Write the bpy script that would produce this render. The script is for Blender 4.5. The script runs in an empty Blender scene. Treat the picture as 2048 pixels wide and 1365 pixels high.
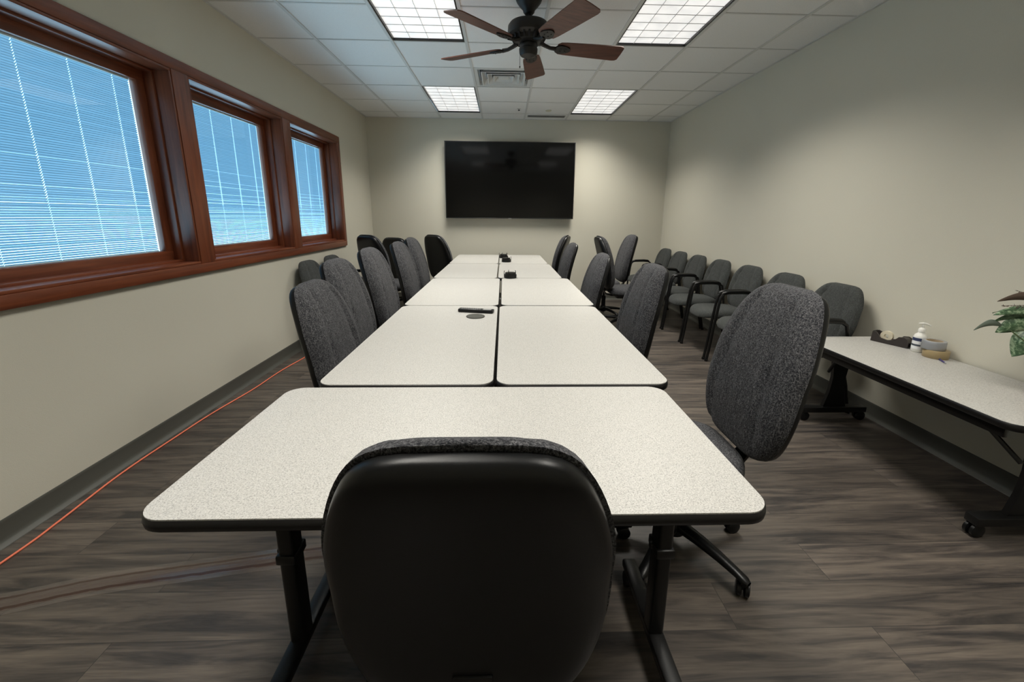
import bpy, bmesh, math, random
from mathutils import Vector, Matrix, Euler
PI = math.pi
R = math.radians
C = bpy.context.scene.collection
S = bpy.context.scene
rnd = random.Random(7)

# ------------------------------------------------------------------ camera
H = 2.699
XL, XR, YB, YF = -2.014, 2.493, 6.665, -0.75
cd = bpy.data.cameras.new('camera'); cam = bpy.data.objects.new('camera', cd); C.objects.link(cam)
f_px, pitch, yaw, roll, camh, cx, cy = 839.226, 0.2293, 0.0317, 0.0094, 1.3128, 1032.4851, 627.7429
fw = Vector((math.sin(yaw)*math.cos(pitch), math.cos(yaw)*math.cos(pitch), -math.sin(pitch)))
rt = Vector((math.cos(yaw), -math.sin(yaw), 0)); up = rt.cross(fw)
r2 = math.cos(roll)*rt + math.sin(roll)*up; u2 = -math.sin(roll)*rt + math.cos(roll)*up
M = Matrix((r2, u2, -fw)).transposed().to_4x4(); M.translation = (0, 0, camh)
cam.matrix_world = M
cd.sensor_width = 36; cd.sensor_fit = 'HORIZONTAL'; cd.lens = f_px/2048*36
cd.shift_x = (1024-cx)/2048; cd.shift_y = (cy-682.5)/2048; cd.clip_start = 0.02
S.camera = cam

# ------------------------------------------------------------------ world, lights, exposure
S.view_settings.view_transform = 'Standard'; S.view_settings.look = 'None'
S.view_settings.gamma = 1; S.view_settings.exposure = 0.08
try: S.view_settings.use_curve_mapping = False
except Exception: pass
w = bpy.data.worlds.new('sky'); S.world = w; w.use_nodes = True
wn = w.node_tree; wn.nodes.clear()
wo = wn.nodes.new('ShaderNodeOutputWorld'); wb = wn.nodes.new('ShaderNodeBackground')
wt = wn.nodes.new('ShaderNodeTexCoord'); ws = wn.nodes.new('ShaderNodeSeparateXYZ'); wr = wn.nodes.new('ShaderNodeValToRGB')
wn.links.new(wt.outputs['Generated'], ws.inputs[0]); wn.links.new(ws.outputs['Z'], wr.inputs[0])
wm = wr.color_ramp; wm.elements[0].position = 0.02; wm.elements[0].color = (0.42, 0.70, 0.90, 1)
wm.elements[1].position = 0.35; wm.elements[1].color = (0.20, 0.38, 0.52, 1)
wn.links.new(wr.outputs[0], wb.inputs['Color']); wb.inputs['Strength'].default_value = 6.0
wn.links.new(wb.outputs[0], wo.inputs['Surface'])
TROFFER_W = 25.5        # watts of each ceiling troffer (its lamp is made in its builder)
TROFFER_GLOW = 0.66

# ------------------------------------------------------------------ materials
def mat(name, col=(.5,.5,.5), rough=.5, metal=0., spec=.5, emit=None, es=0.):
    m = bpy.data.materials.new(name); m.use_nodes = True
    b = m.node_tree.nodes['Principled BSDF']
    b.inputs['Base Color'].default_value = (*col, 1); b.inputs['Roughness'].default_value = rough
    b.inputs['Metallic'].default_value = metal; b.inputs['Specular IOR Level'].default_value = spec
    if emit: b.inputs['Emission Color'].default_value = (*emit, 1); b.inputs['Emission Strength'].default_value = es
    return m
def N(m, t, **kw):
    n = m.node_tree.nodes.new(t)
    for k, v in kw.items(): setattr(n, k, v)
    return n
def lk(m, a, b): m.node_tree.links.new(a, b)
def BS(m): return m.node_tree.nodes['Principled BSDF']
def coords(m, kind='Object', scale=(1,1,1), rot=(0,0,0)):
    t = N(m, 'ShaderNodeTexCoord'); mp = N(m, 'ShaderNodeMapping')
    mp.inputs['Scale'].default_value = scale; mp.inputs['Rotation'].default_value = rot
    lk(m, t.outputs[kind], mp.inputs[0]); return mp.outputs[0]
def noise(m, vec, scale, detail=3, rough=.5, dist=0.):
    n = N(m, 'ShaderNodeTexNoise'); n.inputs['Scale'].default_value = scale; n.inputs['Detail'].default_value = detail
    n.inputs['Roughness'].default_value = rough; n.inputs['Distortion'].default_value = dist
    lk(m, vec, n.inputs['Vector']); return n.outputs['Fac']
def ramp(m, fac, stops):
    r = N(m, 'ShaderNodeValToRGB'); e = r.color_ramp.elements
    while len(e) < len(stops): e.new(.5)
    for i, (p, c) in enumerate(stops): e[i].position = p; e[i].color = (*c, 1)
    lk(m, fac, r.inputs[0]); return r.outputs[0]
def bump(m, fac, strength, dist=.002):
    b = N(m, 'ShaderNodeBump'); b.inputs['Strength'].default_value = strength; b.inputs['Distance'].default_value = dist
    lk(m, fac, b.inputs['Height']); lk(m, b.outputs[0], BS(m).inputs['Normal'])
def mixc(m, fac, a, b, mode='MIX'):
    x = N(m, 'ShaderNodeMix', data_type='RGBA', blend_type=mode)
    if isinstance(fac, float): x.inputs[0].default_value = fac
    else: lk(m, fac, x.inputs[0])
    for i, v in ((6, a), (7, b)):
        if isinstance(v, tuple): x.inputs[i].default_value = (*v, 1)
        else: lk(m, v, x.inputs[i])
    return x.outputs[2]

def wall_mat(name, col):
    m = mat(name, col, .75, spec=.25)
    v = coords(m); n1 = noise(m, v, 1.3, 2)
    lk(m, mixc(m, n1, tuple(c*.96 for c in col), tuple(c*1.04 for c in col)), BS(m).inputs['Base Color'])
    bump(m, noise(m, v, 260, 3, .6), .25, .002); return m
M_wall = wall_mat('painted_wall', (.60, .575, .485))

M_ceil = mat('ceiling_tile', (.66, .655, .64), .9, spec=.1)
v = coords(M_ceil); sp = noise(M_ceil, v, 190, 4, .7)
lk(M_ceil, ramp(M_ceil, sp, [(.30, (.60,.60,.59)), (.42, (.78,.78,.77)), (1, (.83,.83,.82))]), BS(M_ceil).inputs['Base Color'])
bump(M_ceil, sp, .5, .002)
M_tee = mat('tee_rail', (.60,.60,.585), .5)

M_floor = mat('vinyl_plank', (.08,.07,.06), .42, spec=.42)
v = coords(M_floor)
br = N(M_floor, 'ShaderNodeTexBrick'); lk(M_floor, v, br.inputs['Vector'])
br.offset = .37; br.inputs['Scale'].default_value = 1; br.inputs['Brick Width'].default_value = 1.22; br.inputs['Row Height'].default_value = .18
br.inputs['Mortar Size'].default_value = .0012; br.inputs['Mortar Smooth'].default_value = .2; br.inputs['Bias'].default_value = 0
br.inputs['Color1'].default_value = (.0,.0,.0,1); br.inputs['Color2'].default_value = (1,1,1,1); br.inputs['Mortar'].default_value = (.2,.2,.2,1)
# shift the grain by plank
vm = N(M_floor, 'ShaderNodeVectorMath', operation='MULTIPLY_ADD')
lk(M_floor, br.outputs['Color'], vm.inputs[0]); vm.inputs[1].default_value = (7.3, 3.1, 0); lk(M_floor, v, vm.inputs[2])
mp = N(M_floor, 'ShaderNodeMapping'); mp.inputs['Scale'].default_value = (1.0, 11.0, 1); lk(M_floor, vm.outputs[0], mp.inputs[0])
g1 = noise(M_floor, mp.outputs[0], 1.9, 5, .62, .9)
mp2 = N(M_floor, 'ShaderNodeMapping'); mp2.inputs['Scale'].default_value = (3.0, 60.0, 1); lk(M_floor, vm.outputs[0], mp2.inputs[0])
g2 = noise(M_floor, mp2.outputs[0], 2.0, 4, .6, .3)
c1 = ramp(M_floor, g1, [(.32, (.022,.019,.018)), (.43, (.052,.043,.037)), (.56, (.100,.082,.067)), (.8, (.150,.124,.100))])
c2 = mixc(M_floor, .55, c1, ramp(M_floor, g2, [(.3, (.30,.30,.30)), (.7, (.95,.93,.9))]), 'MULTIPLY')
c3 = mixc(M_floor, br.outputs['Fac'], mixc(M_floor, .28, c2, br.outputs['Color'], 'SOFT_LIGHT'), (.02,.018,.016))
hs = N(M_floor, 'ShaderNodeBrightContrast'); lk(M_floor, c3, hs.inputs[0]); hs.inputs['Bright'].default_value = .008
lk(M_floor, hs.outputs[0], BS(M_floor).inputs['Base Color'])
bump(M_floor, g2, .12, .001)

M_base = mat('vinyl_cove', (.078,.078,.067), .38, spec=.5)
def wood_mat(name, axis):
    m = mat(name, (.25,.07,.03), .36, spec=.6)
    sc = [14, 14, 14]; sc[axis] = .9
    v = coords(m, 'Object', tuple(sc)); n = noise(m, v, 2.2, 5, .6, .6)
    lk(m, ramp(m, n, [(.25, (.085,.022,.010)), (.5, (.165,.044,.018)), (.75, (.235,.070,.028))]), BS(m).inputs['Base Color'])
    bump(m, n, .1, .001); return m
M_woodY = wood_mat('cherry_wood_along', 1); M_woodZ = wood_mat('cherry_wood_upright', 2)

M_lam = mat('laminate', (.72,.70,.65), .40, spec=.4)
v = coords(M_lam); n = noise(M_lam, v, 330, 3, .7)
lk(M_lam, ramp(M_lam, n, [(.33, (.22,.215,.205)), (.46, (.405,.395,.372)), (.60, (.49,.48,.453)), (.75, (.60,.585,.555))]), BS(M_lam).inputs['Base Color'])
M_edge = mat('black_edge', (.007,.0065,.0065), .38, spec=.3)
M_blk = mat('black_metal', (.006,.006,.006), .32, spec=.38)
M_plastic = mat('black_plastic', (.0045,.0047,.005), .36, spec=.3)
v = coords(M_plastic); bump(M_plastic, noise(M_plastic, v, 500, 2), .15, .0006)
def fabric(name, dark, mid, lite, sc=260):
    m = mat(name, mid, .95, spec=.15)
    v = coords(m); n = noise(m, v, sc, 3, .75)
    col = ramp(m, n, [(.36, dark), (.50, mid), (.66, lite)])
    v2 = coords(m, 'Object', (75, 75, 8)); n2 = noise(m, v2, 1.0, 3, .6, 1.2)
    vein = ramp(m, n2, [(.485, (0,0,0)), (.50, (1,1,1)), (.515, (0,0,0))])
    col = mixc(m, vein, col, tuple(min(1, c*1.35) for c in lite))
    n3 = noise(m, v, 5, 2)
    col = mixc(m, .35, col, ramp(m, n3, [(.3, (.55,.55,.58)), (.7, (1,1,1))]), 'MULTIPLY')
    lk(m, col, BS(m).inputs['Base Color'])
    BS(m).inputs['Sheen Weight'].default_value = .05; BS(m).inputs['Sheen Roughness'].default_value = .5
    bump(m, n, .8, .003); return m
M_fab = fabric('speckled_fabric', (.009,.0095,.012), (.036,.0365,.041), (.130,.129,.132), 210)
M_fab2 = fabric('guest_fabric', (.022,.024,.024), (.050,.054,.052), (.088,.092,.088), 300)
M_orange = mat('orange_rubber', (.80,.19,.10), .5)
M_screen = mat('screen_glass', (.003,.003,.003), .08, spec=.35)
M_bezel = mat('tv_bezel', (.008,.008,.008), .35)
M_silver = mat('silver', (.6,.6,.6), .35, .9)
M_bronze = mat('fan_bronze', (.022,.020,.018), .45, .5)
M_blade = mat('fan_blade_wood', (.09,.03,.018), .45)
v = coords(M_blade, 'Object', (2,22,22)); n = noise(M_blade, v, 2, 4, .6, .4)
lk(M_blade, ramp(M_blade, n, [(.3, (.062,.022,.014)), (.7, (.125,.046,.028))]), BS(M_blade).inputs['Base Color'])
M_white = mat('white_plastic', (.80,.79,.74), .4)
M_label = mat('label_white', (.78,.79,.80), .5); M_navy = mat('label_navy', (.03,.045,.11), .5)
M_duct = mat('duct_tape_silver', (.33,.34,.36), .38, .35)
M_tan = mat('packing_tape_tan', (.33,.25,.13), .35)
M_card = mat('card_core', (.42,.33,.22), .8)
M_cream = mat('cream_tape', (.66,.60,.46), .4)
M_disp = mat('dispenser_brown_black', (.030,.024,.022), .35)
M_pen = mat('blue_pen', (.045,.04,.16), .35)
M_diff = mat('diffuser', (.9,.9,.9), .5, emit=(1.0, .985, .95), es=TROFFER_GLOW)
v = coords(M_diff, 'Object', (1,1,1)); n = noise(M_diff, v, 9, 3, .6)
n_ = ramp(M_diff, n, [(.3, (.80,.80,.80)), (.6, (1.05,1.03,1.0))])
lk(M_diff, n_, BS(M_diff).inputs['Emission Color']); 
M_louver = mat('louver_grey', (.42,.42,.41), .4)
M_vent = mat('vent_white', (.62,.62,.60), .45); M_dark = mat('dark_void', (.015,.015,.018), .9)
M_slat = bpy.data.materials.new('blind_slat'); M_slat.use_nodes = True
nt = M_slat.node_tree; nt.nodes.clear()
o_ = nt.nodes.new('ShaderNodeOutputMaterial'); d_ = nt.nodes.new('ShaderNodeBsdfDiffuse'); t_ = nt.nodes.new('ShaderNodeBsdfTranslucent'); x_ = nt.nodes.new('ShaderNodeMixShader')
d_.inputs[0].default_value = (.50,.58,.64,1); t_.inputs[0].default_value = (.20,.34,.43,1); x_.inputs[0].default_value = .42
nt.links.new(d_.outputs[0], x_.inputs[1]); nt.links.new(t_.outputs[0], x_.inputs[2]); nt.links.new(x_.outputs[0], o_.inputs[0])
def glass_mat(name, tint, gl=.06, rough=0.02):
    m = bpy.data.materials.new(name); m.use_nodes = True; nt = m.node_tree; nt.nodes.clear()
    o_ = nt.nodes.new('ShaderNodeOutputMaterial'); a = nt.nodes.new('ShaderNodeBsdfTransparent'); b = nt.nodes.new('ShaderNodeBsdfGlossy'); x = nt.nodes.new('ShaderNodeMixShader')
    a.inputs[0].default_value = (*tint, 1); b.inputs['Roughness'].default_value = rough; x.inputs[0].default_value = gl
    nt.links.new(a.outputs[0], x.inputs[1]); nt.links.new(b.outputs[0], x.inputs[2]); nt.links.new(x.outputs[0], o_.inputs[0]); return m
M_glass = glass_mat('window_glass', (.93,.97,.98))
M_tape = glass_mat('clear_tape', (.93,.90,.88), .07, .14)
_nt = M_tape.node_tree; _o = [n for n in _nt.nodes if n.type == 'OUTPUT_MATERIAL'][0]; _src = _o.inputs[0].links[0].from_socket
_d = _nt.nodes.new('ShaderNodeBsdfDiffuse'); _d.inputs[0].default_value = (.36,.32,.29,1); _x = _nt.nodes.new('ShaderNodeMixShader'); _x.inputs[0].default_value = .13
_nt.links.new(_src, _x.inputs[1]); _nt.links.new(_d.outputs[0], _x.inputs[2]); _nt.links.new(_x.outputs[0], _o.inputs[0])
M_strip = mat('brown_cord_cover', (.042,.024,.018), .26)
M_leaf = mat('leaf_variegated', (.07,.13,.06), .4)
v = coords(M_leaf, 'Object', (30, 30, 30)); n = noise(M_leaf, v, 1.2, 4, .65, 1.0)
lk(M_leaf, ramp(M_leaf, n, [(.35, (.030,.070,.035)), (.50, (.085,.16,.08)), (.60, (.32,.42,.27))]), BS(M_leaf).inputs['Base Color'])
M_leafgrey = mat('leaf_grey_green', (.12,.15,.12), .5)
M_leafbrown = mat('leaf_brown', (.075,.050,.035), .7)
M_stem = mat('stem_green', (.08,.12,.05), .6)
M_pot = mat('terracotta_pot', (.30,.13,.08), .6); M_soil = mat('potting_soil', (.03,.02,.015), .95)

# ------------------------------------------------------------------ mesh helpers
class MB:
    def __init__(s): s.bm = bmesh.new()
    def box(s, a, b, bev=0., mtx=None):
        t = bmesh.new(); bmesh.ops.create_cube(t, size=1)
        for v in t.verts: v.co = Vector(((a[i]+b[i])/2 + v.co[i]*(b[i]-a[i]) for i in range(3)))
        if bev: bmesh.ops.bevel(t, geom=t.edges[:], offset=bev, segments=2, affect='EDGES', profile=.5)
        if mtx: bmesh.ops.transform(t, matrix=mtx, verts=t.verts)
        s.add(t); return s
    def add(s, t):
        me = bpy.data.meshes.new('tmp'); t.to_mesh(me); t.free(); s.bm.from_mesh(me); bpy.data.meshes.remove(me)
    def raw(s, vs, fs):
        v = [s.bm.verts.new(p) for p in vs]
        for f in fs:
            try: s.bm.faces.new([v[i] for i in f])
            except ValueError: pass
        return s
    def bar(s, p, q, w, h, bev=0., upv=(0,0,1)):
        p = Vector(p); q = Vector(q); d = q-p; L = d.length; z = d.normalized(); x = Vector(upv).cross(z)
        if x.length < 1e-4: x = Vector((1,0,0)).cross(z)
        x.normalize(); y = z.cross(x)
        m = Matrix((x, y, z)).transposed().to_4x4(); m.translation = p
        return s.box((-w/2,-h/2,0), (w/2,h/2,L), bev, m)
    def tube(s, pts, r, n=8, cap=True):
        pts = [Vector(p) for p in pts]; rs = r if isinstance(r, (list, tuple)) else [r]*len(pts)
        rings = []; t0 = (pts[1]-pts[0]).normalized(); ref = Vector((0,0,1)) if abs(t0.z) < .9 else Vector((1,0,0))
        u = ref.cross(t0).normalized()
        for i, p in enumerate(pts):
            if i == 0: t = pts[1]-pts[0]
            elif i == len(pts)-1: t = pts[-1]-pts[-2]
            else: t = (pts[i+1]-p).normalized()+(p-pts[i-1]).normalized()
            t.normalize(); u = (u - t*u.dot(t)).normalized(); w_ = t.cross(u)
            rings.append([s.bm.verts.new(p+(u*math.cos(2*PI*k/n)+w_*math.sin(2*PI*k/n))*rs[i]) for k in range(n)])
        for a, b in zip(rings, rings[1:]):
            for k in range(n): s.bm.faces.new((a[k], a[(k+1)%n], b[(k+1)%n], b[k]))
        if cap: s.bm.faces.new(rings[0][::-1]); s.bm.faces.new(rings[-1])
        return s
    def lathe(s, prof, n=24, c=(0,0,0), mtx=None):
        rings = []
        for r, z in prof:
            if r < 1e-6: rings.append([s.bm.verts.new((c[0], c[1], c[2]+z))])
            else: rings.append([s.bm.verts.new((c[0]+r*math.cos(2*PI*k/n), c[1]+r*math.sin(2*PI*k/n), c[2]+z)) for k in range(n)])
        for a, b in zip(rings, rings[1:]):
            for k in range(n):
                if len(a) == 1 and len(b) == 1: continue
                if len(a) == 1: s.bm.faces.new((a[0], b[(k+1)%n], b[k]))
                elif len(b) == 1: s.bm.faces.new((a[k], a[(k+1)%n], b[0]))
                else: s.bm.faces.new((a[k], a[(k+1)%n], b[(k+1)%n], b[k]))
        if mtx: bmesh.ops.transform(s.bm, matrix=mtx, verts=[v for r_ in rings for v in r_])
        return s
    def prism(s, pts, z0, z1):
        a = [s.bm.verts.new((p[0], p[1], z0)) for p in pts]; b = [s.bm.verts.new((p[0], p[1], z1)) for p in pts]; n = len(pts)
        for k in range(n): s.bm.faces.new((a[k], a[(k+1)%n], b[(k+1)%n], b[k]))
        s.bm.faces.new(a[::-1]); s.bm.faces.new(b); return s
    def surf(s, rows, closed=False):
        """grid of points -> quads"""
        vs = [[s.bm.verts.new(p) for p in r_] for r_ in rows]
        for a, b in zip(vs, vs[1:]):
            m = len(a)
            for k in range(m if closed else m-1): s.bm.faces.new((a[k], a[(k+1)%m], b[(k+1)%m], b[k]))
        return s
    def mesh(s, name, m, smooth=35, recalc=True):
        bmesh.ops.remove_doubles(s.bm, verts=s.bm.verts, dist=1e-5)
        if recalc: bmesh.ops.recalc_face_normals(s.bm, faces=s.bm.faces)
        me = bpy.data.meshes.new(name); s.bm.to_mesh(me); s.bm.free()
        for x in (m if isinstance(m, (list, tuple)) else [m]): me.materials.append(x)
        if smooth is not None:
            for p in me.polygons: p.use_smooth = True
            me.set_sharp_from_angle(angle=R(smooth))
        return me
    def build(s, name, m, parent=None, loc=(0,0,0), smooth=35, recalc=True):
        o = bpy.data.objects.new(name, s.mesh(name, m, smooth, recalc)); C.objects.link(o); o.location = loc
        if parent: o.parent = parent
        return o
def tag(o, label=None, cat=None, group=None, kind=None):
    if label: o['label'] = label
    if cat: o['category'] = cat
    if group: o['group'] = group
    if kind: o['kind'] = kind
    return o
def thing(name, label, cat, loc=(0,0,0), rz=0, group=None):
    o = bpy.data.objects.new(name, None); C.objects.link(o); o.location = loc; o.rotation_euler = (0,0,rz); o.empty_display_size = .1
    return tag(o, label, cat, group)
def copy_tree(o, parent=None):
    c = o.copy(); C.objects.link(c); c.parent = parent
    for ch in list(o.children): copy_tree(ch, c)
    return c
def struct(o): o['kind'] = 'structure'; return o

# ------------------------------------------------------------------ room shell
struct(MB().box((XL-.2, YF-.1, -.1), (XR+.2, YB+.2, 0)).build('floor', M_floor))
W_Y = [(1.685, 2.84), (2.975, 4.13), (4.27, 5.415)]; WZ0, WZ1 = .985, 2.155; WT = .19
wl = MB()
wl.box((XL-WT, YF-.1, 0), (XL, YB, WZ0)).box((XL-WT, YF-.1, WZ1), (XL, YB, H))
ys = [YF-.1] + [y for p in W_Y for y in p] + [YB]
for i in range(0, len(ys), 2): wl.box((XL-WT, ys[i], WZ0), (XL, ys[i+1], WZ1))
struct(wl.build('wall_left', M_wall, smooth=None))
struct(MB().box((XR, YF-.1, 0), (XR+.15, YB, H)).build('wall_right', M_wall, smooth=None))
struct(MB().box((XL-WT, YB, 0), (XR+.15, YB+.15, H)).build('wall_back', M_wall, smooth=None))
struct(MB().box((XL, YF-.1, 0), (XR, YF, H)).build('wall_front', M_wall, smooth=None))

def baseboard(name, p, q, n):
    # cove profile: (distance from wall, height)
    prof = [(.001,.0), (.027,0), (.025,.004), (.011,.013), (.0045,.03), (.0035,.09), (.0035,.100), (.001,.1035)]
    p = Vector(p); q = Vector(q); n = Vector(n); m = MB()
    m.surf([[p+n*d+Vector((0,0,h)) for d, h in prof], [q+n*d+Vector((0,0,h)) for d, h in prof]])
    return struct(m.build(name, M_base, smooth=60))
baseboard('baseboard_left', (XL, YF, 0), (XL, YB, 0), (1,0,0))
baseboard('baseboard_back', (XL, YB, 0), (XR, YB, 0), (0,-1,0))
baseboard('baseboard_right', (XR, YF, 0), (XR, YB, 0), (-1,0,0))

# ceiling tiles: grid with fixture cells left open
T = .6096; X0 = -1.5275; Y0 = 3.879 - 6*T*1.0   # grid lines at X0+k*T, row line 3.879
def gx(k): return X0+k*T
def gy(k): return 3.879+T*(k)
open_cells = set()
for kx in (1, 4):
    for ky in (-6, -5, -2, -1, 2, 3): open_cells.add((kx, ky))
open_cells.add((2, 1))
cm = MB(); tm = MB()
xs = [XL] + [gx(k) for k in range(0, 7)] + [XR]; kxs = list(range(-1, 7))
yk = list(range(-8, 5)); yy = [max(YF, gy(k)) for k in yk] + [YB]
for i in range(len(xs)-1):
    for j in range(len(yy)-1):
        if yy[j+1]-yy[j] < .01: continue
        if (kxs[i], yk[j]) in open_cells: continue
        z = H + rnd.uniform(0, .0015)
        cm.box((xs[i], yy[j], z), (xs[i+1], yy[j+1], z+.015))
ceil = struct(cm.build('ceiling', M_ceil, smooth=None))
for x in xs[1:-1]:
    tm.box((x-.012, YF, H-.005), (x+.012, YB, H+.0), 0)
for j, y in enumerate(yy[1:-1]):
    for i in range(len(xs)-1):
        if (kxs[i], yk[j]) in open_cells and (kxs[i], yk[j+1]) in open_cells: continue
        tm.box((xs[i]+.012, y-.008, H-.003), (xs[i+1]-.012, y+.008, H))
tm.box((XL, YF, H-.005), (XL+.02, YB, H)).box((XR-.02, YF, H-.005), (XR, YB, H)).box((XL, YB-.02, H-.005), (XR, YB, H))
tee = tm.build('grid_rail', M_tee, ceil, smooth=None)
plen = MB().box((XL, YF, H+.25), (XR, YB, H+.27)); struct(plen.build('ceiling_plenum', M_dark, ceil, smooth=None))

# ------------------------------------------------------------------ windows, casing
cs = MB(); cz = .022
yA, yB_, zA, zB = 1.61, 5.49, .925, 2.222
cs.box((XL, yA, WZ1), (XL+cz, yB_, zB), .003)                       # head casing
cs.box((XL, yA, zA), (XL+cz, yB_, WZ0), .003)                       # bottom casing
trim = struct(cs.build('trim_1', M_woodY))
cv = MB()
for a, b in ((yA, W_Y[0][0]), (W_Y[0][1], W_Y[1][0]), (W_Y[1][1], W_Y[2][0]), (W_Y[2][1], yB_)):
    cv.box((XL, a, WZ0), (XL+cz-.001, b, WZ1), .002)
struct(cv.build('upright_casing', M_woodZ, trim))
def make_window(i, y0, y1):
    root = bpy.data.objects.new('window_%d' % i, None); C.objects.link(root); root.location = (XL, (y0+y1)/2, WZ0); struct(root)
    hw = (y1-y0)/2; hh = WZ1-WZ0; e = .0008
    # lining of the recess, with a shallow step part way in
    m = MB(); d1 = .075; d2 = .150
    m.box((-d2, -hw+e, e), (cz-.004, hw-e, .016), .002).box((-d2, -hw+e, hh-.016), (cz-.004, hw-e, hh-e), .002)
    m.box((-d2, -hw+.012, .012), (-d1, hw-.012, .030), .004).box((-d2, -hw+.012, hh-.030), (-d1, hw-.012, hh-.012), .004)
    m.build('jamb_lining', M_woodY, root)
    m = MB()
    for s in (-1, 1):
        a, b = sorted((s*(hw-e), s*(hw-.016))); m.box((-d2, a, .016), (cz-.005, b, hh-.016), .002)
        a, b = sorted((s*(hw-.012), s*(hw-.030))); m.box((-d2, a, .028), (-d1, b, hh-.028), .004)
    m.build('side_lining', M_woodZ, root)
    # sash
    fwid = .088; xg0, xg1 = -.171, -.128
    m = MB(); m.box((xg0, -hw+.004, .004), (xg1, hw-.004, fwid), .006).box((xg0, -hw+.004, hh-fwid), (xg1, hw-.004, hh-.004), .006)
    sash = m.build('sash', M_woodY, root)
    m = MB(); m.box((xg0, -hw+.004, fwid-.004), (xg1, -hw+fwid, hh-fwid+.004), .006).box((xg0, hw-fwid, fwid-.004), (xg1, hw-.004, hh-fwid+.004), .006)
    m.build('stile', M_woodZ, sash)
    a = hw-fwid+.006
    MB().box((-.150, -a, fwid-.006), (-.147, a, hh-fwid+.006)).build('glass_pane', M_glass, root, smooth=None)
    # blind between the panes
    bl = MB(); z = fwid+.004; ya = a-.022; k = 0; ca, sa = math.cos(R(44)), math.sin(R(44))
    while z < hh-fwid-.012:
        w2 = .0076; j = rnd.uniform(-.0006, .0006)
        x0, z0 = -.162-ca*w2, z-sa*w2+j; x1, z1 = -.162+ca*w2, z+sa*w2+j; xm, zm = -.162+sa*.0012, z-ca*.0012+j
        cuts = [-ya] + ([c_+e_*(.0014 if k > 26 else .0005) for c_ in (-.78*ya, -.26*ya, .26*ya, .78*ya) for e_ in (-1, 1)] if k % 100 >= 0 else []) + [ya]
        for a_, b_ in zip(cuts[::2], cuts[1::2]): bl.raw([(x0,a_,z0), (x0,b_,z0), (xm,b_,zm), (xm,a_,zm), (x1,b_,z1), (x1,a_,z1)], [(0,1,2,3), (3,2,4,5)])
        z += .0112; k += 1
    blind = bl.build('blind', M_slat, root, smooth=None, recalc=False)
    MB().box((-.170, -ya, hh-fwid-.010), (-.154, ya, hh-fwid+.004), .002).build('head_rail', M_white, blind)
    MB().box((-.170, -ya, fwid-.003), (-.154, ya, fwid+.004), .002).build('bottom_rail', M_white, blind)
    for s in (-.78, -.26, .26, .78):
        yc = s*ya; m = MB()
        m.tube([(-.1700, yc, fwid), (-.1700, yc, hh-fwid-.01)], .0006, 5).build('ladder_cord', M_white, blind)
    return root
for i, (a, b) in enumerate(W_Y): make_window(i+1, a, b)

# ------------------------------------------------------------------ ceiling fixtures
def troffer_thing():
    t = thing('ceiling_light', 'x', 'ceiling light')
    w2, l2, dp = T/2-.014, T-.014, .07
    m = MB()     # housing: open box above the ceiling
    m.box((-w2,-l2,dp), (w2,l2,dp+.01)).box((-w2,-l2,-.002), (-w2+.010,l2,dp)).box((w2-.010,-l2,-.002), (w2,l2,dp)).box((-w2+.010,-l2,-.002), (w2-.010,-l2+.010,dp)).box((-w2+.010,l2-.010,-.002), (w2-.010,l2,dp))
    m.build('housing', M_blk, t, smooth=None)
    MB().box((-w2+.012,-l2+.012,.014), (w2-.012,l2-.012,.018)).build('diffuser', M_diff, t, smooth=None)
    m = MB()
    for k in range(1, 4): x = -w2+2*w2*k/4; m.box((x-.0012,-l2+.011,.008), (x+.0012,l2-.011,.012))
    for k in range(1, 9): y = -l2+2*l2*k/9; m.box((-w2+.011,y-.0012,.008), (w2-.011,y+.0012,.012))
    m.build('louver', M_louver, t, smooth=None)
    return t
def lamp_in(t, W):
    ld = bpy.data.lights.new('tube_light', 'AREA'); ld.shape = 'RECTANGLE'; ld.size = T-.06; ld.size_y = 2*T-.06
    ld.energy = W; ld.color = (1.0, .96, .875); ld.spread = R(126)
    lo = bpy.data.objects.new('tube_light', ld); C.objects.link(lo); lo.parent = t; lo.location = (0, 0, -.008)
tr = troffer_thing()
pos = [(1, -2, 'near left glowing ceiling light panel, its far end beside the fan blades'),
       (4, -2, 'near right glowing ceiling light panel, largest one at upper right'),
       (1, 2, 'far left glowing ceiling light panel next to the air vent'),
       (4, 2, 'far right glowing ceiling light panel near the right wall'),
       (1, -6, 'ceiling light panel over the nearest table, left one, above the frame'),
       (4, -6, 'ceiling light panel over the nearest table, right one, above the frame')]
for i, (kx, ky, lab) in enumerate(pos):
    o = tr if i == 0 else copy_tree(tr)
    o.location = (gx(kx)+T/2, gy(ky)+T, H); tag(o, lab, 'ceiling light', 'recessed ceiling light panels')
    pos[i] = o
for i, o in enumerate(pos): lamp_in(o, TROFFER_W*(1.0, 1.20, .96, 1.04, .80, .95)[i])

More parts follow.
